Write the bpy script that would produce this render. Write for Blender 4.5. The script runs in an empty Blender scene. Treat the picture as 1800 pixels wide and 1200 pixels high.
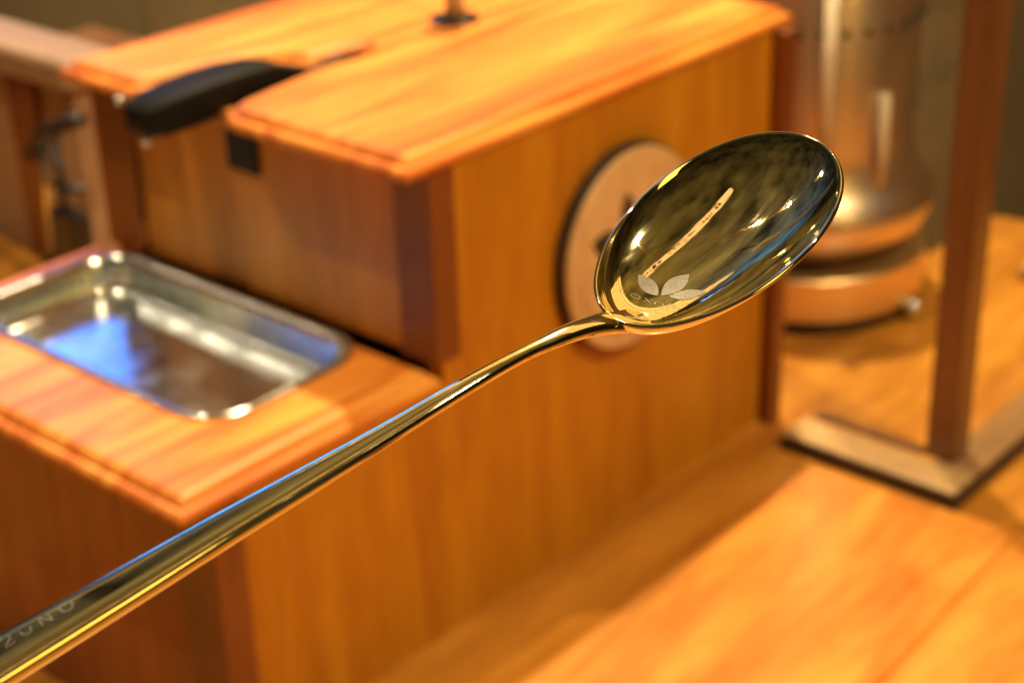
import bpy, bmesh, math, random
from mathutils import Matrix, Vector
random.seed(7)
scn = bpy.context.scene
COL = scn.collection

# ------------------------------------------------------------------ camera, world, light
cam_d = bpy.data.cameras.new('camera')
cam = bpy.data.objects.new('camera', cam_d)
COL.objects.link(cam)
cam.location = (-0.6139, -0.6148, 0.6306)
cam.rotation_euler = (1.1110, 0.0266, -0.8587)
cam_d.sensor_width = 36
cam_d.lens = 62.17
cam_d.clip_start = 0.01
cam_d.clip_end = 100
cam_d.dof.use_dof = True
cam_d.dof.focus_distance = 0.333
cam_d.dof.aperture_fstop = 18.5
cam_d.dof.aperture_blades = 0
scn.camera = cam

world = bpy.data.worlds.new('World')
scn.world = world
world.use_nodes = True
bg = world.node_tree.nodes['Background']
bg.inputs[0].default_value = (0.62, 0.58, 0.36, 1)
bg.inputs[1].default_value = 0.06

def spot(name, loc, target, energy, color, radius, angle, blend=0.4):
    l = bpy.data.lights.new(name, 'SPOT')
    l.energy = energy; l.color = color; l.shadow_soft_size = radius
    l.spot_size = math.radians(angle); l.spot_blend = blend
    o = bpy.data.objects.new(name, l); COL.objects.link(o)
    o.location = loc
    o.rotation_euler = (Vector(target) - Vector(loc)).to_track_quat('-Z', 'Y').to_euler()
    return o
WALLC = (1.0, 0.85, 0.6)
WARM = (1.0, 0.77, 0.42)
spot('spotlight', (0.70, 0.38, 2.02), (0.15, 0.0, 0.1), 118, WARM, 0.028, 60, 0.5)
spot('spotlight', (-0.60, 0.51, 2.15), (0.0, 0.1, 0.15), 30, WARM, 0.02, 45, 0.7)
spot('spotlight', (-0.08, -1.62, 2.15), (0.15, 0.0, 0.1), 88, WARM, 0.02, 45, 0.7)
spot('spotlight', (0.4, 1.3, 2.6), (1.9, 2.0, -0.2), 300, WALLC, 0.03, 62, 0.9)  # added fill lamp without a fixture, brightens the back wall

scn.view_settings.view_transform = 'Standard'
scn.view_settings.look = 'None'
scn.view_settings.exposure = 1.1
scn.view_settings.gamma = 1
scn.cycles.max_bounces = 10
scn.cycles.glossy_bounces = 6
scn.cycles.transparent_max_bounces = 12
scn.cycles.sample_clamp_indirect = 8

# ------------------------------------------------------------------ materials
def newmat(name):
    m = bpy.data.materials.new(name); m.use_nodes = True
    nt = m.node_tree; b = nt.nodes['Principled BSDF']
    return m, nt, b

def ramp(nt, fac, stops):
    r = nt.nodes.new('ShaderNodeValToRGB')
    e = r.color_ramp.elements
    while len(e) < len(stops): e.new(0.5)
    for el, (p, c) in zip(e, stops):
        el.position = p; el.color = (*c, 1)
    nt.links.new(fac, r.inputs[0])
    return r

def wood(name, cols, stretch, rough=0.35, coat=0.3, band=6.0, fine=60.0, bump=0.15, dist=0.5, lo=0.32, hi=0.66):
    """stretch: per-axis scale; small along the grain"""
    m, nt, b = newmat(name)
    tc = nt.nodes.new('ShaderNodeTexCoord')
    mp = nt.nodes.new('ShaderNodeMapping'); mp.inputs['Scale'].default_value = stretch
    nt.links.new(tc.outputs['Object'], mp.inputs['Vector'])
    n1 = nt.nodes.new('ShaderNodeTexNoise'); n1.inputs['Scale'].default_value = band
    n1.inputs['Detail'].default_value = 4; n1.inputs['Roughness'].default_value = 0.55; n1.inputs['Distortion'].default_value = dist
    nt.links.new(mp.outputs[0], n1.inputs['Vector'])
    n2 = nt.nodes.new('ShaderNodeTexNoise'); n2.inputs['Scale'].default_value = fine
    n2.inputs['Detail'].default_value = 6; n2.inputs['Roughness'].default_value = 0.7
    nt.links.new(mp.outputs[0], n2.inputs['Vector'])
    r = ramp(nt, n1.outputs['Fac'], [(lo, cols[0]), ((lo + hi) / 2, cols[1]), (hi, cols[2])])
    r2 = ramp(nt, n2.outputs['Fac'], [(0.3, (0.72, 0.68, 0.62)), (0.6, (1, 1, 1))])
    mx = nt.nodes.new('ShaderNodeMix'); mx.data_type = 'RGBA'; mx.blend_type = 'MULTIPLY'; mx.inputs[0].default_value = 0.8
    nt.links.new(r.outputs[0], mx.inputs[6]); nt.links.new(r2.outputs[0], mx.inputs[7])
    nt.links.new(mx.outputs[2], b.inputs['Base Color'])
    rr = nt.nodes.new('ShaderNodeMapRange'); rr.inputs[3].default_value = rough - 0.06; rr.inputs[4].default_value = rough + 0.12
    nt.links.new(n2.outputs['Fac'], rr.inputs[0]); nt.links.new(rr.outputs[0], b.inputs['Roughness'])
    b.inputs['Coat Weight'].default_value = coat; b.inputs['Coat Roughness'].default_value = 0.18
    bp = nt.nodes.new('ShaderNodeBump'); bp.inputs['Strength'].default_value = bump; bp.inputs['Distance'].default_value = 0.001
    nt.links.new(n2.outputs['Fac'], bp.inputs['Height']); nt.links.new(bp.outputs[0], b.inputs['Normal'])
    return m

def plain(name, col, rough=0.5, metal=0.0, emit=None, strength=0, noise=0.0, nscale=30, coat=0.0, bump=0.0, bscale=200):
    m, nt, b = newmat(name)
    b.inputs['Base Color'].default_value = (*col, 1)
    b.inputs['Roughness'].default_value = rough; b.inputs['Metallic'].default_value = metal
    b.inputs['Coat Weight'].default_value = coat
    tc = nt.nodes.new('ShaderNodeTexCoord')
    if noise:
        n = nt.nodes.new('ShaderNodeTexNoise'); n.inputs['Scale'].default_value = nscale; n.inputs['Detail'].default_value = 5
        nt.links.new(tc.outputs['Object'], n.inputs['Vector'])
        lo = tuple(c * (1 - noise) for c in col); hi = tuple(min(1, c * (1 + noise)) for c in col)
        r = ramp(nt, n.outputs['Fac'], [(0.3, lo), (0.7, hi)])
        nt.links.new(r.outputs[0], b.inputs['Base Color'])
    if bump:
        n = nt.nodes.new('ShaderNodeTexNoise'); n.inputs['Scale'].default_value = bscale; n.inputs['Detail'].default_value = 4
        nt.links.new(tc.outputs['Object'], n.inputs['Vector'])
        bp = nt.nodes.new('ShaderNodeBump'); bp.inputs['Strength'].default_value = bump; bp.inputs['Distance'].default_value = 0.001
        nt.links.new(n.outputs['Fac'], bp.inputs['Height']); nt.links.new(bp.outputs[0], b.inputs['Normal'])
    if emit:
        b.inputs['Emission Color'].default_value = (*emit, 1); b.inputs['Emission Strength'].default_value = strength
    return m

def spoon_gold():
    m, nt, b = newmat('polished_gold_plated_steel')
    b.inputs['Metallic'].default_value = 1
    b.inputs['Base Color'].default_value = (0.93, 0.84, 0.52, 1)
    tc = nt.nodes.new('ShaderNodeTexCoord')
    mp = nt.nodes.new('ShaderNodeMapping'); mp.inputs['Scale'].default_value = (60, 900, 400); mp.inputs['Rotation'].default_value = (0, 0, 0.5)
    nt.links.new(tc.outputs['Object'], mp.inputs['Vector'])
    n = nt.nodes.new('ShaderNodeTexNoise'); n.inputs['Scale'].default_value = 1.0; n.inputs['Detail'].default_value = 3
    nt.links.new(mp.outputs[0], n.inputs['Vector'])
    n2 = nt.nodes.new('ShaderNodeTexNoise'); n2.inputs['Scale'].default_value = 90; n2.inputs['Detail'].default_value = 4
    nt.links.new(tc.outputs['Object'], n2.inputs['Vector'])
    r = ramp(nt, n.outputs['Fac'], [(0.5, (0.04,) * 3), (0.70, (0.17,) * 3)])
    r2 = ramp(nt, n2.outputs['Fac'], [(0.4, (0.0,) * 3), (0.7, (1,) * 3)])
    w3 = nt.nodes.new('ShaderNodeTexNoise'); w3.inputs['Scale'].default_value = 140; w3.inputs['Detail'].default_value = 1
    nt.links.new(tc.outputs['Object'], w3.inputs['Vector'])
    mx = nt.nodes.new('ShaderNodeMix'); mx.data_type = 'RGBA'
    nt.links.new(r2.outputs[0], mx.inputs[0]); mx.inputs[6].default_value = (0.035, 0.035, 0.035, 1); nt.links.new(r.outputs[0], mx.inputs[7])
    nt.links.new(mx.outputs[2], b.inputs['Roughness'])
    bp = nt.nodes.new('ShaderNodeBump'); bp.inputs['Strength'].default_value = 0.09; bp.inputs['Distance'].default_value = 0.0002
    nt.links.new(n.outputs['Fac'], bp.inputs['Height'])
    b2 = nt.nodes.new('ShaderNodeBump'); b2.inputs['Strength'].default_value = 0.045; b2.inputs['Distance'].default_value = 0.0002
    nt.links.new(w3.outputs['Fac'], b2.inputs['Height']); nt.links.new(bp.outputs[0], b2.inputs['Normal']); nt.links.new(b2.outputs[0], b.inputs['Normal'])
    return m

def glass_mat():
    m = bpy.data.materials.new('clear_glass'); m.use_nodes = True
    nt = m.node_tree; nt.nodes.clear()
    o = nt.nodes.new('ShaderNodeOutputMaterial'); mx = nt.nodes.new('ShaderNodeMixShader')
    t = nt.nodes.new('ShaderNodeBsdfTransparent'); t.inputs[0].default_value = (0.985, 0.99, 0.98, 1)
    g = nt.nodes.new('ShaderNodeBsdfGlossy'); g.inputs['Roughness'].default_value = 0.03
    lw = nt.nodes.new('ShaderNodeLayerWeight'); lw.inputs[0].default_value = 0.5
    pw = nt.nodes.new('ShaderNodeMath'); pw.operation = 'POWER'; pw.inputs[1].default_value = 5
    nt.links.new(lw.outputs['Facing'], pw.inputs[0])
    fr = nt.nodes.new('ShaderNodeMapRange'); fr.inputs[3].default_value = 0.04; fr.inputs[4].default_value = 0.5
    nt.links.new(pw.outputs[0], fr.inputs[0])
    nt.links.new(fr.outputs[0], mx.inputs[0]); nt.links.new(t.outputs[0], mx.inputs[1]); nt.links.new(g.outputs[0], mx.inputs[2])
    nt.links.new(mx.outputs[0], o.inputs[0])
    return m

O1, O2, O3 = (0.55, 0.13, 0.010), (0.72, 0.235, 0.030), (0.83, 0.34, 0.052)
M = {}
M['top_wood'] = wood('orange_oiled_wood', (O1, O2, O3), (1.3, 15, 15), rough=0.44, coat=0.10, band=3.2, fine=14, dist=0.9, lo=0.40, hi=0.62)
M['side_wood'] = wood('orange_side_wood', ((0.42, 0.140, 0.003), (0.485, 0.185, 0.004), (0.55, 0.225, 0.006)), (7, 7, 0.7), rough=0.45, coat=0.1, band=4.5, fine=30)
M['front_wood'] = wood('brown_front_wood', ((0.44, 0.155, 0.018), (0.54, 0.20, 0.024), (0.62, 0.24, 0.030)), (7, 7, 0.7), rough=0.42, coat=0.2, band=4.5, fine=30)
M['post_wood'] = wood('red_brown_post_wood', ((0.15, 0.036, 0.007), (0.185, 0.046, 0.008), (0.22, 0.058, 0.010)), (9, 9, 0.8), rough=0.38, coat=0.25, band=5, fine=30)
M['table_wood'] = wood('amber_table_wood', ((0.40, 0.145, 0.014), (0.50, 0.20, 0.022), (0.58, 0.25, 0.032)), (1.6, 9, 9), rough=0.36, coat=0.3, band=2.2, fine=9, dist=0.8, lo=0.34, hi=0.60)
M['case_wood'] = wood('walnut_case_wood', ((0.115, 0.045, 0.015), (0.155, 0.060, 0.020), (0.20, 0.080, 0.028)), (7, 7, 0.8), rough=0.35, coat=0.3, band=5)
M['rail_wood'] = wood('pale_rail_wood', ((0.36, 0.215, 0.10), (0.46, 0.285, 0.13), (0.54, 0.345, 0.165)), (3, 3, 3), rough=0.3, coat=0.4, band=5)
M['tan_wood'] = wood('tan_wood', ((0.32, 0.20, 0.12), (0.37, 0.235, 0.145), (0.42, 0.27, 0.17)), (6, 1, 6), rough=0.5, coat=0.1, band=4)
M['disc_wood'] = wood('pale_disc_wood', ((0.60, 0.36, 0.17), (0.68, 0.43, 0.21), (0.74, 0.49, 0.25)), (5, 5, 1.2), rough=0.5, coat=0.05, band=6)
M['burnt'] = plain('burnt_dark_wood', (0.035, 0.015, 0.008), 0.6, noise=0.3)
M['black_plastic'] = plain('black_plastic', (0.005, 0.004, 0.0035), 0.6, noise=0.2)
M['black_plastic'].node_tree.nodes['Principled BSDF'].inputs['Specular IOR Level'].default_value = 0.2
M['dark_hole'] = plain('dark_recess', (0.006, 0.004, 0.003), 0.8)
M['steel'] = plain('stainless_steel', (0.70, 0.73, 0.74), 0.16, 0.95, bump=0.05, bscale=40, noise=0.08, nscale=40)
_nt = M['steel'].node_tree; _tc = _nt.nodes.new('ShaderNodeTexCoord'); _n = _nt.nodes.new('ShaderNodeTexNoise'); _n.inputs['Scale'].default_value = 55; _n.inputs['Detail'].default_value = 5
_nt.links.new(_tc.outputs['Object'], _n.inputs['Vector'])
_r = ramp(_nt, _n.outputs['Fac'], [(0.42, (0.13,) * 3), (0.64, (0.26,) * 3)])
_nt.links.new(_r.outputs[0], _nt.nodes['Principled BSDF'].inputs['Roughness'])
M['gold'] = spoon_gold()
M['etch'] = plain('laser_etched_matte', (0.155, 0.145, 0.115), 0.5, 0.3, noise=0.12, nscale=900, bump=0.15, bscale=3000)
M['brass'] = plain('brushed_copper', (0.80, 0.63, 0.47), 0.33, 0.95, noise=0.08, nscale=8)
M['plinth'] = plain('golden_brass_base', (0.85, 0.58, 0.28), 0.36, 0.85, noise=0.1, nscale=10)
M['black_base'] = plain('black_rubber', (0.012, 0.009, 0.008), 0.5)
M['glass'] = glass_mat()
M['wall'] = plain('olive_brown_wall_paint', (0.20, 0.128, 0.048), 0.8, noise=0.12, nscale=3)
M['seam'] = plain('dark_wall_seam', (0.02, 0.015, 0.008), 0.9)
M['ceiling'] = plain('dark_olive_ceiling_felt', (0.36, 0.37, 0.19), 0.85, noise=0.85, nscale=1.3)
M['floor'] = plain('dark_floor_tile', (0.36, 0.26, 0.14), 0.6, noise=0.25, nscale=4)
M['bulb'] = plain('lit_bulb_glass', (1, 0.9, 0.7), 0.3, emit=(1.0, 0.80, 0.50), strength=140)
M['cord'] = plain('tan_cord', (0.50, 0.34, 0.16), 0.6)
M['sign'] = plain('lit_amber_sign_face', (0.7, 0.45, 0.2), 0.5, emit=(1.0, 0.60, 0.26), strength=0.55, noise=0.15)
M['sign_ink'] = plain('dark_sign_ink', (0.02, 0.012, 0.006), 0.6)
M['blue'] = plain('blue_lit_window', (0.05, 0.15, 0.5), 0.3, emit=(0.05, 0.20, 0.80), strength=2.5, noise=0.1)
M['sill'] = plain('pale_glowing_sill', (0.6, 0.6, 0.45), 0.5, emit=(0.75, 0.75, 0.48), strength=0.8)
M['lamp_white'] = plain('warm_white_lamp', (1, 1, 0.8), 0.4, emit=(1.0, 0.97, 0.55), strength=3.5)
M['beam'] = plain('pale_tan_beam_paint', (0.75, 0.64, 0.42), 0.6, noise=0.1)
M['pale'] = plain('pale_rod_and_highlight', (0.62, 0.50, 0.36), 0.4, noise=0.1)
M['amber_glow'] = plain('added_amber_glow', (0.7, 0.4, 0.1), 0.5, emit=(1.0, 0.60, 0.19), strength=0.6, noise=0.2)
M['amber_tube'] = plain('added_amber_tube', (0.8, 0.5, 0.1), 0.4, emit=(1.0, 0.66, 0.12), strength=1.5)
M['ring_shade'] = plain('drum_shade_dark', (0.12, 0.07, 0.035), 0.4, 0.6)
M['dark_metal'] = plain('dark_grey_metal', (0.05, 0.045, 0.05), 0.35, 0.8)

# ------------------------------------------------------------------ helpers
def link(name, bm, mat, parent=None, smooth=False, recalc=True):
    if recalc: bmesh.ops.recalc_face_normals(bm, faces=bm.faces[:])
    me = bpy.data.meshes.new(name); bm.to_mesh(me); bm.free()
    if smooth:
        for p in me.polygons: p.use_smooth = True
    me.materials.append(mat)
    o = bpy.data.objects.new(name, me); COL.objects.link(o)
    if parent: o.parent = parent; o.matrix_parent_inverse = Matrix()
    return o

def tag(o, label=None, cat=None, group=None, kind=None):
    if label: o['label'] = label
    if cat: o['category'] = cat
    if group: o['group'] = group
    if kind: o['kind'] = kind
    return o

def thing(name, label, cat, loc=(0, 0, 0), group=None):
    o = bpy.data.objects.new(name, None); COL.objects.link(o); o.location = loc
    o.empty_display_size = 0.02
    return tag(o, label, cat, group)

def shift(bm, off): bmesh.ops.translate(bm, verts=bm.verts[:], vec=off); return bm

def box(x0, x1, y0, y1, z0, z1, bev=0.0015, seg=2):
    bm = bmesh.new()
    bmesh.ops.create_cube(bm, size=1)
    for v in bm.verts:
        v.co = Vector(((x0 + x1) / 2 + v.co.x * (x1 - x0), (y0 + y1) / 2 + v.co.y * (y1 - y0), (z0 + z1) / 2 + v.co.z * (z1 - z0)))
    if bev: bmesh.ops.bevel(bm, geom=bm.edges[:], offset=bev, segments=seg, affect='EDGES', profile=0.5)
    return bm

def part(name, bm, mat, parent, smooth=False):
    """bm in world coordinates; the parent is an unrotated Empty"""
    return link(name, shift(bm, -parent.location), mat, parent, smooth)

def offset(poly, d):
    n = len(poly); out = []
    for i in range(n):
        p0, p1, p2 = Vector(poly[i - 1]), Vector(poly[i]), Vector(poly[(i + 1) % n])
        a = (p1 - p0).normalized(); b = (p2 - p1).normalized()
        na, nb = Vector((-a.y, a.x)), Vector((-b.y, b.x))
        m = na + nb; k = max(m.dot(na), 0.3)
        out.append(tuple(p1 + m * (d / k)))
    return out

def arc(cx, cy, r, a0, a1, n=6):
    return [(cx + r * math.cos(math.radians(a0 + (a1 - a0) * i / n)), cy + r * math.sin(math.radians(a0 + (a1 - a0) * i / n))) for i in range(n + 1)]

def rrect(x0, x1, y0, y1, r, n=6):
    return arc(x1 - r, y0 + r, r, -90, 0, n) + arc(x1 - r, y1 - r, r, 0, 90, n) + arc(x0 + r, y1 - r, r, 90, 180, n) + arc(x0 + r, y0 + r, r, 180, 270, n)

def slab(outline, profile, hole=None):
    """profile: (inset, z) from the bottom up; hole: inner loop cut right through"""
    bm = bmesh.new(); rings = []
    for ins, z in profile:
        rings.append([bm.verts.new((x, y, z)) for x, y in (offset(outline, ins) if ins else outline)])
    n = len(outline)
    for a, b in zip(rings, rings[1:]):
        for i in range(n): bm.faces.new((a[i], a[(i + 1) % n], b[(i + 1) % n], b[i]))
    if not hole:
        bm.faces.new(rings[-1]); bm.faces.new(rings[0][::-1])
    else:
        zt, zb = profile[-1][1], profile[0][1]
        ht = [bm.verts.new((x, y, zt)) for x, y in hole]; hb = [bm.verts.new((x, y, zb)) for x, y in hole]; m = len(hole)
        for i in range(m): bm.faces.new((ht[i], ht[(i + 1) % m], hb[(i + 1) % m], hb[i]))
        for ro, rh in ((rings[-1], ht), (rings[0], hb)):
            es = [bm.edges.get((ro[i], ro[(i + 1) % n])) for i in range(n)] + [bm.edges.get((rh[i], rh[(i + 1) % m])) for i in range(m)]
            bmesh.ops.triangle_fill(bm, edges=es, use_beauty=True)
    return bm

def lathe(profile, c=(0, 0), seg=64, caps=True):
    bm = bmesh.new(); rings = []
    for r, z in profile:
        rings.append([bm.verts.new((c[0] + r * math.cos(2 * math.pi * i / seg), c[1] + r * math.sin(2 * math.pi * i / seg), z)) for i in range(seg)])
    for a, b in zip(rings, rings[1:]):
        for i in range(seg): bm.faces.new((a[i], a[(i + 1) % seg], b[(i + 1) % seg], b[i]))
    if caps: bm.faces.new(rings[0][::-1]); bm.faces.new(rings[-1])
    return bm

def tube(pts, r, seg=8):
    bm = bmesh.new(); rings = []
    pts = [Vector(p) for p in pts]
    for i, p in enumerate(pts):
        t = (pts[min(i + 1, len(pts) - 1)] - pts[max(i - 1, 0)]).normalized()
        u = t.cross(Vector((0, 0, 1)))
        if u.length < 0.1: u = t.cross(Vector((0, 1, 0)))
        u.normalize(); w = t.cross(u)
        rr = r[i] if isinstance(r, (list, tuple)) else r
        rings.append([bm.verts.new(p + (u * math.cos(2 * math.pi * k / seg) + w * math.sin(2 * math.pi * k / seg)) * rr) for k in range(seg)])
    for a, b in zip(rings, rings[1:]):
        for k in range(seg): bm.faces.new((a[k], a[(k + 1) % seg], b[(k + 1) % seg], b[k]))
    bm.faces.new(rings[0][::-1]); bm.faces.new(rings[-1])
    return bm

def prism_y(poly_xz, y0, y1):
    bm = bmesh.new()
    a = [bm.verts.new((x, y0, z)) for x, z in poly_xz]; b = [bm.verts.new((x, y1, z)) for x, z in poly_xz]; n = len(a)
    for i in range(n): bm.faces.new((a[i], a[(i + 1) % n], b[(i + 1) % n], b[i]))
    bm.faces.new(a[::-1]); bm.faces.new(b)
    return bm

def sphere(c, r, u=20, v=12):
    bm = bmesh.new(); bmesh.ops.create_uvsphere(bm, u_segments=u, v_segments=v, radius=r)
    bmesh.ops.translate(bm, verts=bm.verts[:], vec=c); return bm

# ------------------------------------------------------------------ setting: floor, wall, ceiling
tag(link('floor', slab([(-14, -14), (9, -14), (9, 14), (-14, 14)], [(0, -0.80), (0, -0.75)]), M['floor']), kind='structure')
tag(link('ceiling', slab([(-14, -14), (9, -14), (9, 14), (-14, 14)], [(0, 3.60), (0, 3.65)]), M['ceiling']), kind='structure')
wall = thing('wall', None, None, (1.9, 2.0, -0.75)); wall['kind'] = 'structure'
for y0, y1 in ((-14, 2.735), (2.765, 14)):
    part('wall_panel', box(1.9, 1.95, y0, y1, -0.75, 3.6, 0), M['wall'], wall)
part('wall_seam', box(1.93, 1.95, 2.735, 2.765, -0.75, 3.6, 0), M['seam'], wall)

# blue evening window high on the wall (seen in the tray, the bowl and the spoon handle)
w = thing('window', 'tall blue evening window with a pale self-glowing sill, mirrored in the steel tray and spoon', 'window', (1.88, 4.5, 1.6))
part('pane', box(1.872, 1.88, 2.98, 4.85, 1.47, 3.30, 0), M['blue'], w)
part('pane', box(1.872, 1.88, 4.91, 5.7, 1.47, 3.30, 0), M['blue'], w)
part('sill', box(1.80, 1.895, 2.93, 5.76, 1.37, 1.44, 0.003), M['sill'], w)  # emits by itself in place of lamplight falling on the sill
for y in (2.94, 4.86, 5.71):
    part('frame', box(1.86, 1.895, y, y + 0.04, 1.445, 3.32, 0.003), M['case_wood'], w)
wl = thing('wall_lamp', 'small warm white lamp beside the corner of the blue window', 'lamp', (1.88, 2.98, 1.6))
part('diffuser', box(1.78, 1.798, 2.95, 2.99, 1.575, 1.66, 0.008), M['lamp_white'], wl)
part('bracket', box(1.7985, 1.899, 2.955, 2.985, 1.57, 1.598, 0.002), M['dark_metal'], wl)

cn = thing('added_amber_slats', 'added unseen panel of glowing amber slats overhead near the wall, mirrored at the bowl heel', 'added light', (1.3, 0.2, 2.75))  # added glow panel for gold reflections in the bowl and warm overhead fill
for k in range(7):
    x0 = 0.72 + k * 0.165
    part('slat', box(x0, x0 + 0.115, -1.6, 1.9, 2.75, 2.79, 0.004), M['amber_glow'], cn)
for y in (-1.3, 0.15, 1.6):
    part('crosspiece', box(0.70, 1.86, y, y + 0.05, 2.7902, 2.83, 0.002), M['case_wood'], cn)
    part('hanger', box(1.25, 1.28, y + 0.01, y + 0.04, 2.8302, 3.5998, 0), M['dark_metal'], cn)
ab = thing('added_amber_board', 'added unseen amber light board with vertical tubes, mirrored along the lower edge of the handle', 'light board', (-0.68, -3.05, -0.75))  # added glow source that makes the gold streak on the spoon handle
for k in range(9):
    part('tube', box(-0.97 + k * 0.064, -0.97 + k * 0.064 + 0.052, -3.02, -2.99, 0.62, 2.25, 0.006), M['amber_tube'], ab)
part('backing', box(-1.0, -0.38, -3.06, -3.0202, 0.59, 2.28, 0.003), M['case_wood'], ab)
for x in (-0.95, -0.45):
    part('leg', box(x, x + 0.04, -3.06, -3.02, -0.75, 0.5898, 0.002), M['case_wood'], ab)
random.seed(11)
for k in range(7):
    x0, y0 = -0.55 - 0.12 * k, 0.7 + 0.1 * k
    a = math.radians(105 + 9 * k); L = 6.0
    pts = [(x0 + L * t / 8 * math.cos(a), y0 + L * t / 8 * math.sin(a), 3.35 - 0.5 * (t / 8) * (1 - t / 8) * 4 * 0.5 + 0.02 * k) for t in range(9)]
    gc = link('ceiling_wire', tube(pts, 0.017, 6), M['cord'])
    tag(gc, 'thin tan wire strung under the dark ceiling, faintly mirrored in the bowl', 'wire', 'wires strung under the ceiling')
bmn = thing('ceiling_beam', 'pale tan beam running overhead towards the blue window', 'beam', (0, 4, 2.3))
part('beam_board', box(0.00, 0.17, 1.35, 8.8, 2.30, 2.50, 0.004), M['beam'], bmn)
for y in (1.6, 4.2, 6.8):
    part('hanger', box(0.04, 0.08, y, y + 0.04, 2.5002, 3.5998, 0), M['dark_metal'], bmn)

# ------------------------------------------------------------------ table
tb = thing('table', 'amber plank table carrying the wooden boxes, bright where the lamp strikes it', 'table', (0, 0, -0.75))
edges = [0.055 + 0.30 * k for k in range(-4, 5)]
for y0, y1 in zip(edges, edges[1:]):
    far = 0.815 if y1 < 0.06 else 0.70
    p_ = rrect(-0.128, far, y0 + 0.0006, y1 - 0.0006, 0.02 if abs(y1 - 0.055) < 0.001 else 0.002, 5)
    part('plank', slab(p_, [(0, -0.04), (0, -0.0025), (0.0008, -0.0008), (0.002, 0)]), M['table_wood'], tb)
for y0, y1 in zip(edges, edges[1:]):
    part('bounce_plank', slab(rrect(-1.3, -0.1295, y0 + 0.0006, y1 - 0.0006, 0.002, 3), [(0, -0.060), (0, -0.0265), (0.0008, -0.0248), (0.002, -0.0242)]), M['table_wood'], tb)  # lower ledge added to bounce light onto the box front
for x, y in ((-1.2, -1.05), (-1.2, 1.2)):
    part('leg', box(x - 0.04, x + 0.04, y - 0.04, y + 0.04, -0.75, -0.0601, 0.004), M['case_wood'], tb)
for x, y in ((-0.08, -1.05), (-0.08, 1.2), (0.6, -1.05), (0.6, 1.2)):
    part('leg', box(x - 0.04, x + 0.04, y - 0.04, y + 0.04, -0.75, -0.0401, 0.004), M['case_wood'], tb)

# raised work board lying on the table, slightly turned
wb = thing('work_board', 'bright orange planked board with a rounded corner lying on the table before the glass case', 'board', (0.302, -0.0722, 0))
TB = Matrix.Translation((0.302, -0.0722, 0)) @ Matrix.Rotation(math.radians(3.5), 4, 'Z')
M['board_wood'] = wood('bright_board_wood', ((0.48, 0.145, 0.016), (0.60, 0.215, 0.028), (0.70, 0.285, 0.045)), (2.2, 9, 9), rough=0.32, coat=0.4, band=2.0, fine=9, dist=1.3, lo=0.32, hi=0.66)
for k in range(5):
    v1, v0 = -0.15 * k - 0.0004 * (k > 0), -0.15 * (k + 1) + 0.0004
    ol = [(-0.42, v0), (0.0, v0)] + (arc(-0.014, v1 - 0.014, 0.014, 0, 90, 6) if k == 0 else [(0.0, v1)]) + [(-0.42, v1)]
    b_ = slab(ol, [(0, 0.0004), (0, 0.0105), (0.0010, 0.0128), (0.0032, 0.014)] if k == 0 else [(0, 0.0004), (0, 0.0128), (0.0008, 0.0136), (0.002, 0.014)])
    bmesh.ops.transform(b_, matrix=TB, verts=b_.verts[:])
    part('plank', b_, M['board_wood'], wb)

# ------------------------------------------------------------------ the wooden box
H, HS, XF, SX = 0.307, 0.179, 0.0185, 0.150
W = 0.300
bx = thing('wooden_box', 'orange wooden box with notched lid, round medallion on its side and a low front shelf', 'wooden box', (0.1, 0.15, 0))
# lid outline (CCW seen from above), notch in the front edge
lid = [(0.368, 0.0), (0.368, W), (0.0, W)]
lid = [(0.0, 0.0), (0.368, 0.0), (0.368, W), (0.0, W)]
lid += [(0.0, 0.232)] + arc(0.012, 0.214, 0.012, 90, 90, 1)[:1]
notch = [(0.0, 0.232), (0.006, 0.226), (0.080, 0.208), (0.089, 0.200), (0.098, 0.178), (0.135, 0.166), (0.137, 0.158), (0.086, 0.164)]
notch += [(0.020, 0.1545), (0.010, 0.1515), (0.003, 0.1455), (0.0, 0.138)]
lid = [(0.0, 0.0), (0.368, 0.0), (0.368, W), (0.0, W)] + notch
prof = [(0.003, 0.2935), (0.0, 0.2955), (0.0, 0.2990), (0.0014, 0.3008), (0.0022, 0.3012), (0.0048, 0.3014), (0.0054, 0.3030), (0.0072, 0.3056), (0.0100, 0.3068), (0.0125, 0.307)]
def lidsafe(outline, profile):
    return slab(outline, profile)
part('lid', lidsafe(lid, prof), M['top_wood'], bx)
# one side board running the whole length
sp_ = [(-0.1465, -0.024), (-0.1285, -0.024), (-0.1285, 0.0002), (0.350, 0.0002), (0.350, 0.2934), (0.024, 0.2934), (0.024, 0.1656), (-0.1465, 0.1656)]
part('side_panel', prism_y(sp_, 0.003, 0.016), M['side_wood'], bx)
part('side_panel', prism_y(sp_, 0.283, 0.296), M['side_wood'], bx)
part('back_panel', box(0.334, 0.346, 0.0165, 0.2825, 0, 0.293, 0), M['side_wood'], bx)
# upper front
part('post', box(XF, 0.0385, 0.0015, 0.030, 0.1792, 0.2933, 0.001), M['post_wood'], bx)
part('post', box(XF, 0.0385, 0.262, 0.2975, 0.1792, 0.2933, 0.001), M['post_wood'], bx)
for (ya, yb, za, zb) in ((0.0302, 0.146, 0.1792, 0.2932), (0.1705, 0.2618, 0.1792, 0.2932), (0.146, 0.1705, 0.1792, 0.2625), (0.146, 0.1705, 0.2822, 0.2932)):
    part('front_panel', box(0.024, 0.033, ya, yb, za, zb, 0), M['front_wood'], bx)
part('hole_shade_plate', box(0.0215, 0.0238, 0.1440, 0.1715, 0.259, 0.2835, 0.0006), M['dark_hole'], bx)  # black plate imitates the darkness inside a square hole
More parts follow.
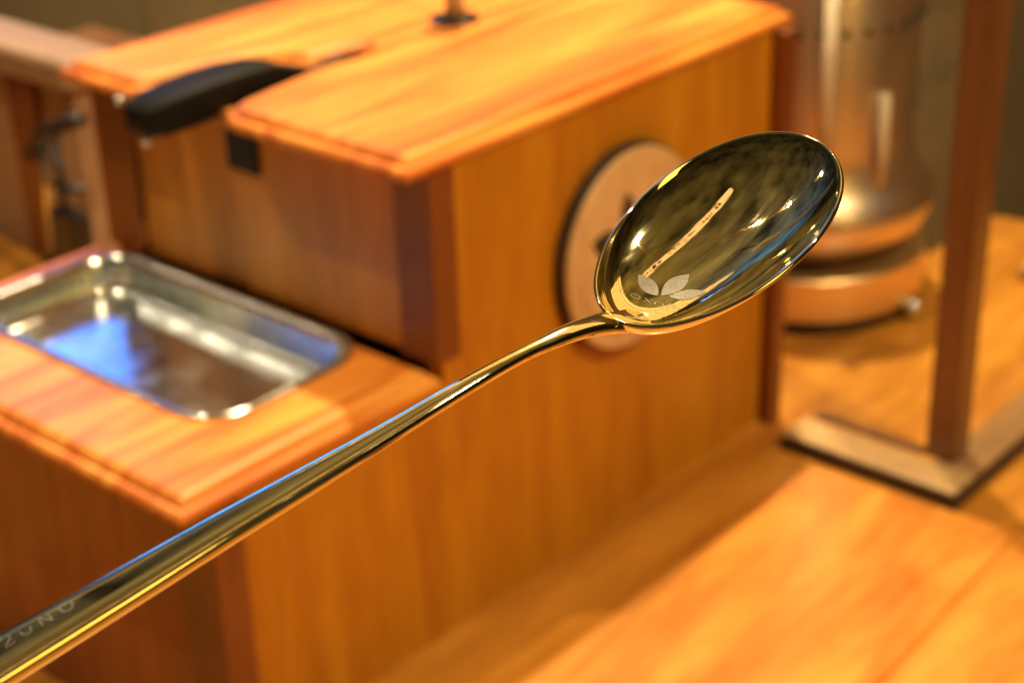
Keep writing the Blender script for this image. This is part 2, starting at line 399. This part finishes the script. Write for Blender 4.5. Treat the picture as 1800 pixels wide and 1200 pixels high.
# lower front, under the shelf
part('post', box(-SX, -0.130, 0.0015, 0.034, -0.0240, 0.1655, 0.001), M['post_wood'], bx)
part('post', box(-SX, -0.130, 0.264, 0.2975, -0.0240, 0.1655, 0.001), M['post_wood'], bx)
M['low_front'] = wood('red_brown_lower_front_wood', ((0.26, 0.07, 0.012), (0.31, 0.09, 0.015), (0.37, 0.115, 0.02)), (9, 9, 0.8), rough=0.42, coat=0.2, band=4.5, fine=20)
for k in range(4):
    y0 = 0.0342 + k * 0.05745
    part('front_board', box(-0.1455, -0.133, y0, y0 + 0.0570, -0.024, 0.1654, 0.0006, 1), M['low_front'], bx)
# rear post proud of the side
part('post', box(0.3502, 0.3640, -0.0085, 0.020, 0.0, 0.2934, 0.001), M['post_wood'], bx)
part('post', box(0.3502, 0.3660, 0.280, 0.2975, 0.0, 0.2934, 0.001), M['post_wood'], bx)
# shelf with the opening for the tray
TX0, TX1, TY0, TY1 = -0.109, 0.0125, 0.046, 0.285
shelf = [(-0.1694, 0.0), (0.0182, 0.0), (0.0182, 0.309), (-0.1694, 0.309)]
hole = rrect(TX0 + 0.004, TX1 - 0.004, TY0 + 0.004, TY1 - 0.004, 0.026, 8)
sprof = [(0.003, 0.1657), (0.0, 0.1677), (0.0, 0.1710), (0.0014, 0.1728), (0.0022, 0.1732), (0.0048, 0.1734), (0.0054, 0.1750), (0.0072, 0.1776), (0.0100, 0.1788), (0.0125, 0.179)]
# keep the rear edge square against the box front: extend it a little under the posts
part('shelf', slab(shelf, sprof, hole), M['top_wood'], bx)
# round medallion: burnt rim, pale face, raised ring and a leaf emblem
mc = (0.187, 0.196)
def disc_y(r0, y0, y1, seg=64, bev=0.001):
    bm = lathe([(r0 - bev, y0), (r0, y0 + bev), (r0, y1 - bev), (r0 - bev, y1)], seg=seg)
    for v in bm.verts:
        x, y, z = v.co; v.co = Vector((mc[0] + x, -z, mc[1] + y))
    return bm
def ring_y(r0, r1, y0, y1, seg=64):
    bm = bmesh.new(); rr = [(r0, y0), (r0, y1), (r1, y1), (r1, y0)]
    rings = [[bm.verts.new((mc[0] + r * math.cos(2 * math.pi * i / seg), -y, mc[1] + r * math.sin(2 * math.pi * i / seg))) for i in range(seg)] for r, y in rr]
    for a, b in zip(rings, rings[1:] + rings[:1]):
        for i in range(seg): bm.faces.new((a[i], a[(i + 1) % seg], b[(i + 1) % seg], b[i]))
    return bm
md = part('medallion', disc_y(0.0665, -0.0029, 0.0045), M['burnt'], bx)
def sub(name, bm, mat, par, smooth=False):
    return link(name, shift(bm, -bx.location), mat, par, smooth)
sub('medallion_face', disc_y(0.0645, 0.0046, 0.0082), M['disc_wood'], md)
sub('raised_ring', ring_y(0.050, 0.0535, 0.0083, 0.0090), M['disc_wood'], md)
def leaf_y(ang, r0, ln, wd):
    bm = bmesh.new(); a = math.radians(ang); n = 12; up, lo = [], []
    pts = []
    for i in range(n + 1):
        t = i / n; pts.append((r0 + ln * t, wd * math.sin(math.pi * t) ** 0.8))
    for i in range(n, -1, -1):
        t = i / n
        if 0 < i < n: pts.append((r0 + ln * t, -wd * math.sin(math.pi * t) ** 0.8))
    f0 = [bm.verts.new((0.181 + u * math.cos(a) - v_ * math.sin(a), -0.0084, 0.200 + u * math.sin(a) + v_ * math.cos(a))) for u, v_ in pts]
    f1 = [bm.verts.new(v.co + Vector((0, -0.0006, 0))) for v in f0]; m = len(f0)
    for i in range(m): bm.faces.new((f0[i], f0[(i + 1) % m], f1[(i + 1) % m], f1[i]))
    bm.faces.new(f0); bm.faces.new(f1)
    return bm
for ang, ln, wd in ((93, 0.030, 0.0062), (40, 0.026, 0.006), (160, 0.032, 0.0088), (-12, 0.024, 0.006)):
    sub('emblem_leaf', leaf_y(ang, 0.006, ln, wd), M['burnt'], md)
for k, (dx, dz) in enumerate(((-0.029, -0.014), (-0.0265, -0.0185), (-0.021, -0.0205), (-0.014, -0.0225), (-0.006, -0.0235), (0.002, -0.0235), (0.01, -0.0225), (0.018, -0.020))):
    b_ = ring_y(0.0012, 0.0026, 0.0084, 0.0089, 14); bmesh.ops.translate(b_, verts=b_.verts[:], vec=(dx, 0, dz - 0.002))
    sub('letter', b_, M['burnt'], md)
# lid knob: steel rod in a dark washer
kb = thing('lid_knob', 'polished upright rod rising from a dark washer on the box lid', 'knob', (0.2109, 0.1577, H))
part('washer', lathe([(0.0160, H + 0.0004), (0.0165, H + 0.0010), (0.0160, H + 0.0016), (0.0075, H + 0.0018)], (0.2109, 0.1577), 40), M['dark_metal'], kb, True)
part('rod', lathe([(0.0062, H + 0.0019), (0.0062, H + 0.058), (0.0048, H + 0.060)], (0.2109, 0.1577), 32), M['pale'], kb, True)
part('knob_ball', sphere((0.2109, 0.1577, H + 0.072), 0.013), M['black_plastic'], kb, True)

# ------------------------------------------------------------------ black pan handle through the notch
hd = thing('pan_handle', 'black plastic pan handle poking out through the notch of the lid', 'handle', (0.03, 0.19, 0.29))
def handle_bm():
    # stations along x: (x, ycentre, halfwidth, ztop, zbottom)
    st = [(-0.0205, 0.2005, 0.0089, 0.2995, 0.2875), (-0.0185, 0.2002, 0.0124, 0.3020, 0.2845), (-0.0090, 0.1985, 0.0148, 0.3060, 0.2835),
          (0.0040, 0.1955, 0.0163, 0.3090, 0.2850), (0.0240, 0.1920, 0.0169, 0.3115, 0.2880), (0.0450, 0.1885, 0.0163, 0.3125, 0.2900),
          (0.0620, 0.1855, 0.0148, 0.3120, 0.2910), (0.0720, 0.1835, 0.0124, 0.3100, 0.2910), (0.0820, 0.1810, 0.0099, 0.3055, 0.2900), (0.0940, 0.1760, 0.0069, 0.3020, 0.2890)]
    bm = bmesh.new(); rings = []
    for x, yc, hw, zt, zb in st:
        c = (zt + zb) / 2; hh = (zt - zb) / 2; ring = []
        for k in range(24):
            a = 2 * math.pi * k / 24; ca, sa = math.cos(a), math.sin(a)
            ring.append(bm.verts.new((x, yc + hw * math.copysign(abs(ca) ** 0.3, ca), c + hh * math.copysign(abs(sa) ** 0.3, sa))))
        rings.append(ring)
    for a, b in zip(rings, rings[1:]):
        for k in range(24): bm.faces.new((a[k], a[(k + 1) % 24], b[(k + 1) % 24], b[k]))
    bm.faces.new(rings[0][::-1]); bm.faces.new(rings[-1])
    return bm
part('grip', handle_bm(), M['black_plastic'], hd, True)
part('tang', tube([(0.092, 0.1765, 0.298), (0.112, 0.170, 0.3025), (0.131, 0.1625, 0.3035)], [0.003, 0.0028, 0.0022]), M['dark_metal'], hd, True)
part('rivet', sphere((-0.0165, 0.1960, 0.2815), 0.0034, 16, 10), M['steel'], hd, True)
part('rivet', sphere((-0.0185, 0.2150, 0.3030), 0.0030, 16, 10), M['steel'], hd, True)

# ------------------------------------------------------------------ steel tray sunk in the shelf
tr = thing('steel_tray', 'shallow rectangular stainless tray sunk in the front shelf, mirroring the blue window', 'tray', (-0.05, 0.17, HS))
def tray_bm():
    base = rrect(TX0, TX1, TY0, TY1, 0.030, 10)
    rings_def = [(0.0, 0.1794), (-0.0004, 0.1803), (0.0006, 0.1812), (0.0022, 0.1813), (0.0045, 0.1803), (0.0058, 0.1770), (0.0078, 0.1640), (0.0086, 0.1605), (0.0105, 0.1582), (0.0140, 0.1573), (0.0180, 0.1572)]
    bm = bmesh.new(); rings = []
    for ins, z in rings_def: rings.append([bm.verts.new((x, y, z)) for x, y in (offset(base, ins) if ins else base)])
    n = len(base)
    for a, b in zip(rings, rings[1:]):
        for i in range(n): bm.faces.new((a[i], a[(i + 1) % n], b[(i + 1) % n], b[i]))
    bm.faces.new(rings[-1])
    return bm
t_ = part('tray_body', tray_bm(), M['steel'], tr, True)
mod = t_.modifiers.new('thick', 'SOLIDIFY'); mod.thickness = 0.0006; mod.offset = 0

# ------------------------------------------------------------------ glass display case
cs = thing('glass_display_case', 'narrow glass display case on a pale base rail with a dark corner post', 'display case', (0.33, -0.1, 0))
CX0, CX1, CY0, CY1 = 0.3275, 0.72, -0.1667, -0.033
def rail(x0, x1, y0, y1):
    return box(x0, x1, y0, y1, 0.0005, 0.0132, 0.0016)
part('base_rail', rail(CX0, CX0 + 0.030, CY0, CY1), M['rail_wood'], cs)
M['mid_rail'] = wood('brown_rail_wood', ((0.24, 0.13, 0.06), (0.30, 0.165, 0.075), (0.36, 0.20, 0.09)), (1, 6, 6), rough=0.35, coat=0.3, band=5)
part('base_rail', rail(CX0 + 0.0302, CX1, CY0, CY0 + 0.030), M['mid_rail'], cs)
part('base_rail', rail(CX1 - 0.03, CX1, CY0 + 0.0302, CY1), M['rail_wood'], cs)
part('base_skirt', box(CX0 - 0.0012, CX0 - 0.0002, CY0 - 0.0012, CY1, 0.0003, 0.0112, 0), M['burnt'], cs)
part('base_skirt', box(CX0 - 0.0012, CX1, CY0 - 0.0024, CY0 - 0.0013, 0.0003, 0.0112, 0), M['burnt'], cs)
part('post', box(0.3600, 0.382, -0.1490, -0.1275, 0.0133, 0.42, 0.001), M['case_wood'], cs)
part('post', box(0.690, 0.716, -0.1510, -0.1255, 0.0133, 0.42, 0.001), M['case_wood'], cs)
part('glazing_bead', box(0.3585, 0.366, -0.1270, -0.0400, 0.0133, 0.0172, 0.0008), M['case_wood'], cs)
part('glass_pane', box(0.367, 0.3695, -0.1270, -0.0400, 0.0135, 0.415, 0.0002, 1), M['glass'], cs)
part('glass_pane', box(0.3855, 0.6895, -0.1385, -0.1360, 0.0135, 0.415, 0.0002, 1), M['glass'], cs)
part('glass_roof', box(0.3585, 0.72, -0.1560, -0.0335, 0.4202, 0.4235, 0.0005, 1), M['glass'], cs)

# ------------------------------------------------------------------ copper drum on round plinth
dr = thing('copper_drum', 'large brushed copper drum with a row of small dark holes behind the box', 'drum', (0.57, 0.105, 0))
cc = (0.57, 0.105)
dp = [(0.0965, 0.0715), (0.097, 0.0725), (0.1025, 0.086), (0.1035, 0.094), (0.100, 0.103), (0.094, 0.112), (0.089, 0.120), (0.0850, 0.132), (0.0840, 0.145), (0.0840, 0.292), (0.082, 0.296), (0.060, 0.298)]
part('drum_body', lathe(dp, cc, 96), M['brass'], dr, True)
part('shade_ring', lathe([(0.064, 0.0502), (0.074, 0.053), (0.088, 0.061), (0.0955, 0.0708)], cc, 96), M['ring_shade'], dr, True)  # dark ring stands in for the shade under the drum's bulge
part('plinth', lathe([(0.099, 0.0125), (0.1000, 0.0140), (0.1000, 0.0470), (0.098, 0.0490), (0.060, 0.0500)], cc, 96), M['plinth'], dr)
part('foot', lathe([(0.0955, 0.0003), (0.0965, 0.002), (0.0965, 0.0123)], cc, 96), M['black_base'], dr)
for k in range(30):
    a = 2 * math.pi * k / 30
    part('vent_hole', sphere((cc[0] + 0.0840 * math.cos(a), cc[1] + 0.0840 * math.sin(a), 0.2440), 0.0034, 8, 6), M['black_base'], dr, True)
part('highlight_strip', tube([(0.5395, 0.0205, 0.118), (0.5395, 0.0205, 0.195)], 0.0042, 12), M['pale'], dr, True)  # pale strips imitate the vertical highlights on the drum
part('highlight_strip', tube([(0.5000, 0.0480, 0.135), (0.5000, 0.0480, 0.288)], 0.0048, 12), M['pale'], dr, True)
part('button', sphere((0.5695, -0.0005, 0.0115), 0.0080, 20, 12), M['steel'], dr, True)

# ------------------------------------------------------------------ tan box and stand at the left back
lb = thing('tan_box', 'tan wooden box with dark corner post behind the left end of the orange box', 'wooden box', (0.3, 0.8, 0))
part('lid', slab(rrect(0.196, 0.252, 0.585, 1.10, 0.008, 3), [(0.002, 0.176), (0, 0.179), (0, 0.196), (0.002, 0.2), (0.005, 0.2015)]), M['tan_wood'], lb)
part('front_panel', box(0.212, 0.222, 0.69, 1.08, 0.0004, 0.1757, 0.001), M['tan_wood'], lb)
part('front_panel', box(0.212, 0.222, 0.60, 0.6495, 0.0004, 0.1757, 0.001), M['tan_wood'], lb)
part('post', box(0.205, 0.225, 0.650, 0.6895, 0.0004, 0.1757, 0.001), M['post_wood'], lb)
part('side_panel', box(0.2225, 0.25, 0.60, 0.612, 0.0004, 0.1757, 0.001), M['tan_wood'], lb)
part('side_panel', box(0.2225, 0.25, 1.068, 1.08, 0.0004, 0.1757, 0.001), M['tan_wood'], lb)
st = thing('metal_stand', 'dark metal stand with a thin grey rod between the tan and orange boxes', 'stand', (0.19, 0.58, 0))
part('base', lathe([(0.030, 0.0004), (0.031, 0.003), (0.031, 0.010), (0.028, 0.014), (0.010, 0.016)], (0.175, 0.580), 32), M['dark_metal'], st, True)
part('column', tube([(0.175, 0.580, 0.0162), (0.175, 0.580, 0.150)], 0.0035), M['dark_metal'], st, True)
part('rod', tube([(0.178, 0.612, 0.030), (0.178, 0.606, 0.09), (0.178, 0.600, 0.142)], 0.0045), M['steel'], st, True)
part('arm', tube([(0.178, 0.625, 0.118), (0.178, 0.605, 0.143), (0.178, 0.580, 0.153), (0.178, 0.545, 0.168)], 0.0065), M['dark_metal'], st, True)
part('crossbar', tube([(0.178, 0.610, 0.098), (0.178, 0.555, 0.104)], 0.0035), M['dark_metal'], st, True)
part('clamp', box(0.166, 0.186, 0.560, 0.596, 0.040, 0.082, 0.004), M['dark_metal'], st)
part('foot_bar', tube([(0.178, 0.625, 0.022), (0.178, 0.56, 0.028)], 0.005), M['dark_metal'], st, True)

# ------------------------------------------------------------------ overhead: string lights, sign
B = [(-0.08, -1.62, 2.2), (-0.60, 0.51, 2.2), (-0.72, 1.20, 2.2), (-1.04, 2.45, 2.2)]
def cord_pts():
    pts = []
    seq = [(0.5, -3.6, 3.0)] + [(x, y, z + 0.075) for x, y, z in B] + [(-1.9, 5.2, 3.0)]
    for a, b in zip(seq, seq[1:]):
        a, b = Vector(a), Vector(b); n = 12; s = 0.10 * (b - a).length / 2
        for i in range(n): 
            t = i / n; p = a.lerp(b, t); p.z -= s * 4 * t * (1 - t) * 0.6; pts.append(p)
    pts.append(Vector(seq[-1])); return pts
cd = link('light_cord', tube(cord_pts(), 0.010, 6), M['cord'])
tag(cd, 'sagging tan cord of the overhead string lights, mirrored in the spoon bowl', 'cord')
names = ['nearest the far right end of the cord', 'above the middle of the table', 'just past the middle of the cord', 'farthest along the cord']
for i, (x, y, z) in enumerate(B):
    b_ = thing('string_bulb', 'lit warm bulb on the overhead cord, ' + names[i], 'light bulb', (x, y, z), 'bulbs on the overhead cord')
    part('bulb_glass', sphere((x, y, z), 0.030), M['bulb'], b_, True)
    part('socket', lathe([(0.014, z + 0.0301), (0.016, z + 0.034), (0.016, z + 0.062)], (x, y), 20), M['black_base'], b_)
sg = thing('hanging_sign', 'long amber lit sign strip hung overhead, mirrored in the spoon bowl', 'sign', (-0.5, -0.59, 1.6))
part('sign_board', box(-0.88, -0.11, -0.635, -0.54, 1.601, 1.625, 0.002), M['sign'], sg)
xx = -0.15
random.seed(4)
for k in range(17):
    w_ = random.choice((0.012, 0.018, 0.024)); 
    part('letter', box(xx - w_, xx, -0.605, -0.570, 1.5985, 1.6005, 0), M['sign_ink'], sg)
    xx -= w_ + (0.012 if k % 5 != 4 else 0.045)
for x in (-0.8, -0.2):
    part('hanger', tube([(x, -0.59, 1.6255), (x, -0.59, 3.599)], 0.004, 6), M['dark_metal'], sg)

# ------------------------------------------------------------------ the spoon
SP = Matrix(((0.8788, 0.1821, -0.4411, -0.3562), (-0.2263, 0.9728, -0.0493, -0.4391), (0.4201, 0.1431, 0.8961, 0.5004), (0, 0, 0, 1)))
spoon = thing('spoon', 'long gold plated spoon held over the scene, its polished bowl facing up with etched leaves', 'spoon')
spoon.matrix_world = SP
A_, B_, E_, D_, K_ = 0.0272, 0.0180, -0.06, 0.0080, 0.88
def halfw(s):
    return B_ * (1 - E_ * max(-1, min(1, s / A_)))
def kexp(th):
    return K_ - 0.52 * max(0.0, -math.cos(th)) ** 1.6
def bowl_h(s, t, D=D_):
    r2 = (s / A_) ** 2 + (t / halfw(s)) ** 2
    return -D * max(0.0, 1 - r2) ** kexp(math.atan2(t / halfw(s), s / A_))
def bowl_bm():
    bm = bmesh.new(); NT, NR = 160, 44
    def pt(th, rho, off):
        c, s_ = math.cos(th), math.sin(th)
        x = A_ * rho * c; y = B_ * rho * s_ * (1 - E_ * rho * c)
        z = -D_ * max(0.0, 1 - rho * rho) ** kexp(th)
        return x, y, z
    inner = []; outer = []
    rhos = [math.sin(math.pi / 2 * i / NR) for i in range(1, NR + 1)]
    TH = 0.0009
    def normal(th, rho):
        e = 1e-4
        r0 = min(rho, 0.9995)
        p = Vector(pt(th, r0, 0)); a = Vector(pt(th, r0 - e, 0)) - p; b = Vector(pt(th + e, r0, 0)) - p
        n = a.cross(b); n.normalize()
        return n if n.z > 0 else -n
    ci = bm.verts.new((0, 0, -D_)); co = bm.verts.new((0, 0, -D_ - TH))
    for rho in rhos:
        ri, ro = [], []
        for k in range(NT):
            th = 2 * math.pi * k / NT
            p = Vector(pt(th, rho, 0)); n = normal(th, rho)
            ri.append(bm.verts.new(p)); ro.append(bm.verts.new(p - n * TH))
        inner.append(ri); outer.append(ro)
    for k in range(NT):
        k2 = (k + 1) % NT
        bm.faces.new((ci, inner[0][k], inner[0][k2])); bm.faces.new((co, outer[0][k2], outer[0][k]))
        for i in range(NR - 1):
            bm.faces.new((inner[i][k], inner[i + 1][k], inner[i + 1][k2], inner[i][k2]))
            bm.faces.new((outer[i][k2], outer[i + 1][k2], outer[i + 1][k], outer[i][k]))
    # rounded lip
    prev = inner[-1]
    for j in range(1, 4):
        a = math.pi * j / 4; ring = []
        for k in range(NT):
            pi_, po_ = inner[-1][k].co, outer[-1][k].co
            m = (pi_ + po_) / 2; h = (pi_ - po_) / 2
            ring.append(bm.verts.new(m + h * math.cos(a) + Vector((0, 0, 1)) * (TH / 2 * math.sin(a))))
        for k in range(NT): bm.faces.new((prev[k], ring[k], ring[(k + 1) % NT], prev[(k + 1) % NT]))
        prev = ring
    for k in range(NT): bm.faces.new((prev[k], outer[-1][k], outer[-1][(k + 1) % NT], prev[(k + 1) % NT]))
    return bm
bowl = link('bowl', bowl_bm(), M['gold'], spoon, True)

# handle: stations (s, h, width, thickness)
HST = [(-0.0150, -0.0093, 0.0070, 0.0006), (-0.0190, -0.0078, 0.0086, 0.0012), (-0.0225, -0.0058, 0.0082, 0.0020), (-0.0255, -0.0034, 0.0066, 0.0026),
       (-0.0280, -0.0012, 0.0060, 0.0030), (-0.0302, 0.0006, 0.0054, 0.0032), (-0.0333, 0.0026, 0.0046, 0.0030), (-0.0370, 0.0045, 0.0040, 0.0028), (-0.0414, 0.0063, 0.0033, 0.0025),
       (-0.0457, 0.0079, 0.0028, 0.0023), (-0.0500, 0.0093, 0.0029, 0.0023), (-0.0556, 0.0109, 0.0032, 0.0024), (-0.0640, 0.0130, 0.0037, 0.0025), (-0.0739, 0.0153, 0.0043, 0.0026),
       (-0.0900, 0.0192, 0.0055, 0.0031), (-0.1075, 0.0236, 0.0067, 0.0034), (-0.1281, 0.0285, 0.0080, 0.0036), (-0.1472, 0.0331, 0.0092, 0.0038),
       (-0.1750, 0.0397, 0.0100, 0.0036), (-0.2000, 0.0462, 0.0092, 0.0025), (-0.2080, 0.0480, 0.0080, 0.0022), (-0.2120, 0.0488, 0.0050, 0.0016)]
def smooth_st(st, n=6):
    out = []
    for i in range(len(st) - 1):
        p0 = st[max(i - 1, 0)]; p1 = st[i]; p2 = st[i + 1]; p3 = st[min(i + 2, len(st) - 1)]
        for j in range(n):
            t = j / n
            out.append(tuple(0.5 * (2 * b + (c - a) * t + (2 * a - 5 * b + 4 * c - d) * t * t + (3 * b - a - 3 * c + d) * t ** 3) for a, b, c, d in zip(p0, p1, p2, p3)))
    out.append(st[-1]); return out
HS_ = smooth_st(HST)
def handle_frame(i):
    a = HS_[max(i - 1, 0)]; b = HS_[min(i + 1, len(HS_) - 1)]
    t = Vector((b[0] - a[0], 0, b[1] - a[1])).normalized()
    u = Vector((-t.z, 0, t.x));
    if u.z < 0: u = -u
    return t, u
def sec(s):
    return 0.80 - 0.20 * max(0.0, min(1.0, (-s - 0.075) / 0.04))
def spoon_handle_bm():
    bm = bmesh.new(); rings = []; NS = 48
    for i, (s, h, w_, th) in enumerate(HS_):
        t, u = handle_frame(i); ring = []
        ex = sec(s)
        for k in range(NS):
            a = 2 * math.pi * (k + 0.5) / NS; ca, sa = math.cos(a), math.sin(a)
            yy = w_ / 2 * math.copysign(abs(ca) ** ex, ca); zz = th / 2 * math.copysign(abs(sa) ** ex, sa)
            ring.append(bm.verts.new(Vector((s, yy, h)) + u * zz))
        rings.append(ring)
    for a, b in zip(rings, rings[1:]):
        for k in range(NS): bm.faces.new((a[k], a[(k + 1) % NS], b[(k + 1) % NS], b[k]))
    bm.faces.new(rings[0][::-1]); bm.faces.new(rings[-1])
    return bm
hnd = link('handle', spoon_handle_bm(), M['gold'], spoon, True)

# etched leaves and lettering inside the bowl, following its surface
def etched_leaf(p0, p1, wd):
    bm = bmesh.new(); p0 = Vector(p0); p1 = Vector(p1); ax = p1 - p0; L = ax.length; ax.normalize(); nx = Vector((-ax.y, ax.x))
    N, Mw = 14, 6; grid = []
    for i in range(N + 1):
        t = i / N; hw = wd / 2 * math.sin(math.pi * t) ** 0.85 + 1e-6; row = []
        for j in range(Mw + 1):
            q = p0 + ax * (L * t) + nx * (hw * (2 * j / Mw - 1))
            row.append(bm.verts.new((q.x, q.y, bowl_h(q.x, q.y) + 0.00006)))
        grid.append(row)
    for i in range(N):
        for j in range(Mw): bm.faces.new((grid[i][j], grid[i + 1][j], grid[i + 1][j + 1], grid[i][j + 1]))
    return bm
for p0, p1, wd in (((-0.0156, 0.0023), (-0.0148, 0.0082), 0.0031), ((-0.0151, 0.0019), (-0.0078, 0.0019), 0.0036), ((-0.0143, 0.0006), (-0.0092, -0.0044), 0.0027)):
    link('etched_leaf', etched_leaf(p0, p1, wd), M['etch'], spoon, True)
def glyph(pts, w_, frame, closed=False):
    """stroke of width w_ along 2D points; frame maps (u, v) to spoon coordinates"""
    bm = bmesh.new(); n = len(pts); L, R = [], []
    for i in range(n):
        a = Vector(pts[(i - 1) % n] if closed or i else pts[0]); b = Vector(pts[(i + 1) % n] if closed or i < n - 1 else pts[-1])
        d_ = (b - a).normalized(); nn = Vector((-d_.y, d_.x)) * w_ / 2; p = Vector(pts[i])
        L.append(bm.verts.new(frame(p + nn))); R.append(bm.verts.new(frame(p - nn)))
    for i in range(n if closed else n - 1):
        j = (i + 1) % n; bm.faces.new((L[i], L[j], R[j], R[i]))
    return bm
def circ(cx, cy, rx, ry, n=20): return [(cx + rx * math.cos(2 * math.pi * i / n), cy + ry * math.sin(2 * math.pi * i / n)) for i in range(n)]
T0, T1 = Vector((-0.0195, 0.0078)), Vector((-0.0145, -0.0042))
ux = (T1 - T0).normalized(); uy = Vector((-ux.y, ux.x))
if uy.x < 0: uy = -uy
def bowl_frame(p):
    q = T0 + ux * p.x * 0.001 + uy * (p.y * 0.5 - 1.0) * 0.001
    return Vector((q.x, q.y, bowl_h(q.x, q.y) + 0.00006))
def seg(a, b, n=6): return [(a[0] + (b[0] - a[0]) * i / n, a[1] + (b[1] - a[1]) * i / n) for i in range(n + 1)]
word = [(seg((0.2, 2.2), (0.2, 0)) + seg((0.2, 0), (1.5, 0))[1:], False), (circ(3.0, 0.9, 0.9, 0.95), True), (seg((4.7, 0), (6.2, 2.0)), False), (seg((4.7, 2.0), (6.2, 0)), False),
        (circ(7.8, 0.9, 0.9, 0.95), True), (seg((9.5, 0), (9.5, 1.9)) + [(10.3, 1.9), (10.9, 1.5), (10.9, 0)], False)]
for pts, cl in word: link('etched_letter', glyph(pts, 0.14, bowl_frame, cl), M['etch'], spoon, True)
# stamped characters on the broad end of the handle
def handle_top(p):
    s = p.x * 0.001
    i = min(range(len(HS_)), key=lambda k: abs(HS_[k][0] - s) + (9 if k in (0, len(HS_) - 1) else 0))
    a = HS_[i]; t, u = handle_frame(i); k = (s - a[0]) / t.x
    y = (p.y * 0.85 + 1.1) * 0.001; w2 = a[2] / 2
    zz = a[3] / 2 * (1 - min(1, abs(y / w2)) ** (2 / sec(s))) ** (sec(s) / 2)
    return Vector((a[0], 0, a[1])) + t * k + u * (zz + 0.00004) + Vector((0, y, 0))
hw_ = [([(-145.9, 1.2), (-145.3, 1.8), (-144.5, 1.5), (-144.4, 0.8), (-145.9, -0.9), (-144.3, -0.9)], False),
       ([(-142.9, 0.7), (-142.7, -0.6), (-142.0, -0.9), (-141.4, -0.4), (-141.2, 0.7)], False), 
       ([(-139.6, -0.9), (-139.6, 1.5)], False), ([(-139.6, 1.5), (-138.0, -0.9)], False), ([(-138.0, -0.9), (-138.0, 1.5)], False),
       (circ(-135.2, 0.3, 1.0, 1.2), True)]
for pts, cl in hw_: link('stamped_letter', glyph(pts, 0.26, handle_top, cl), M['etch'], spoon, True)
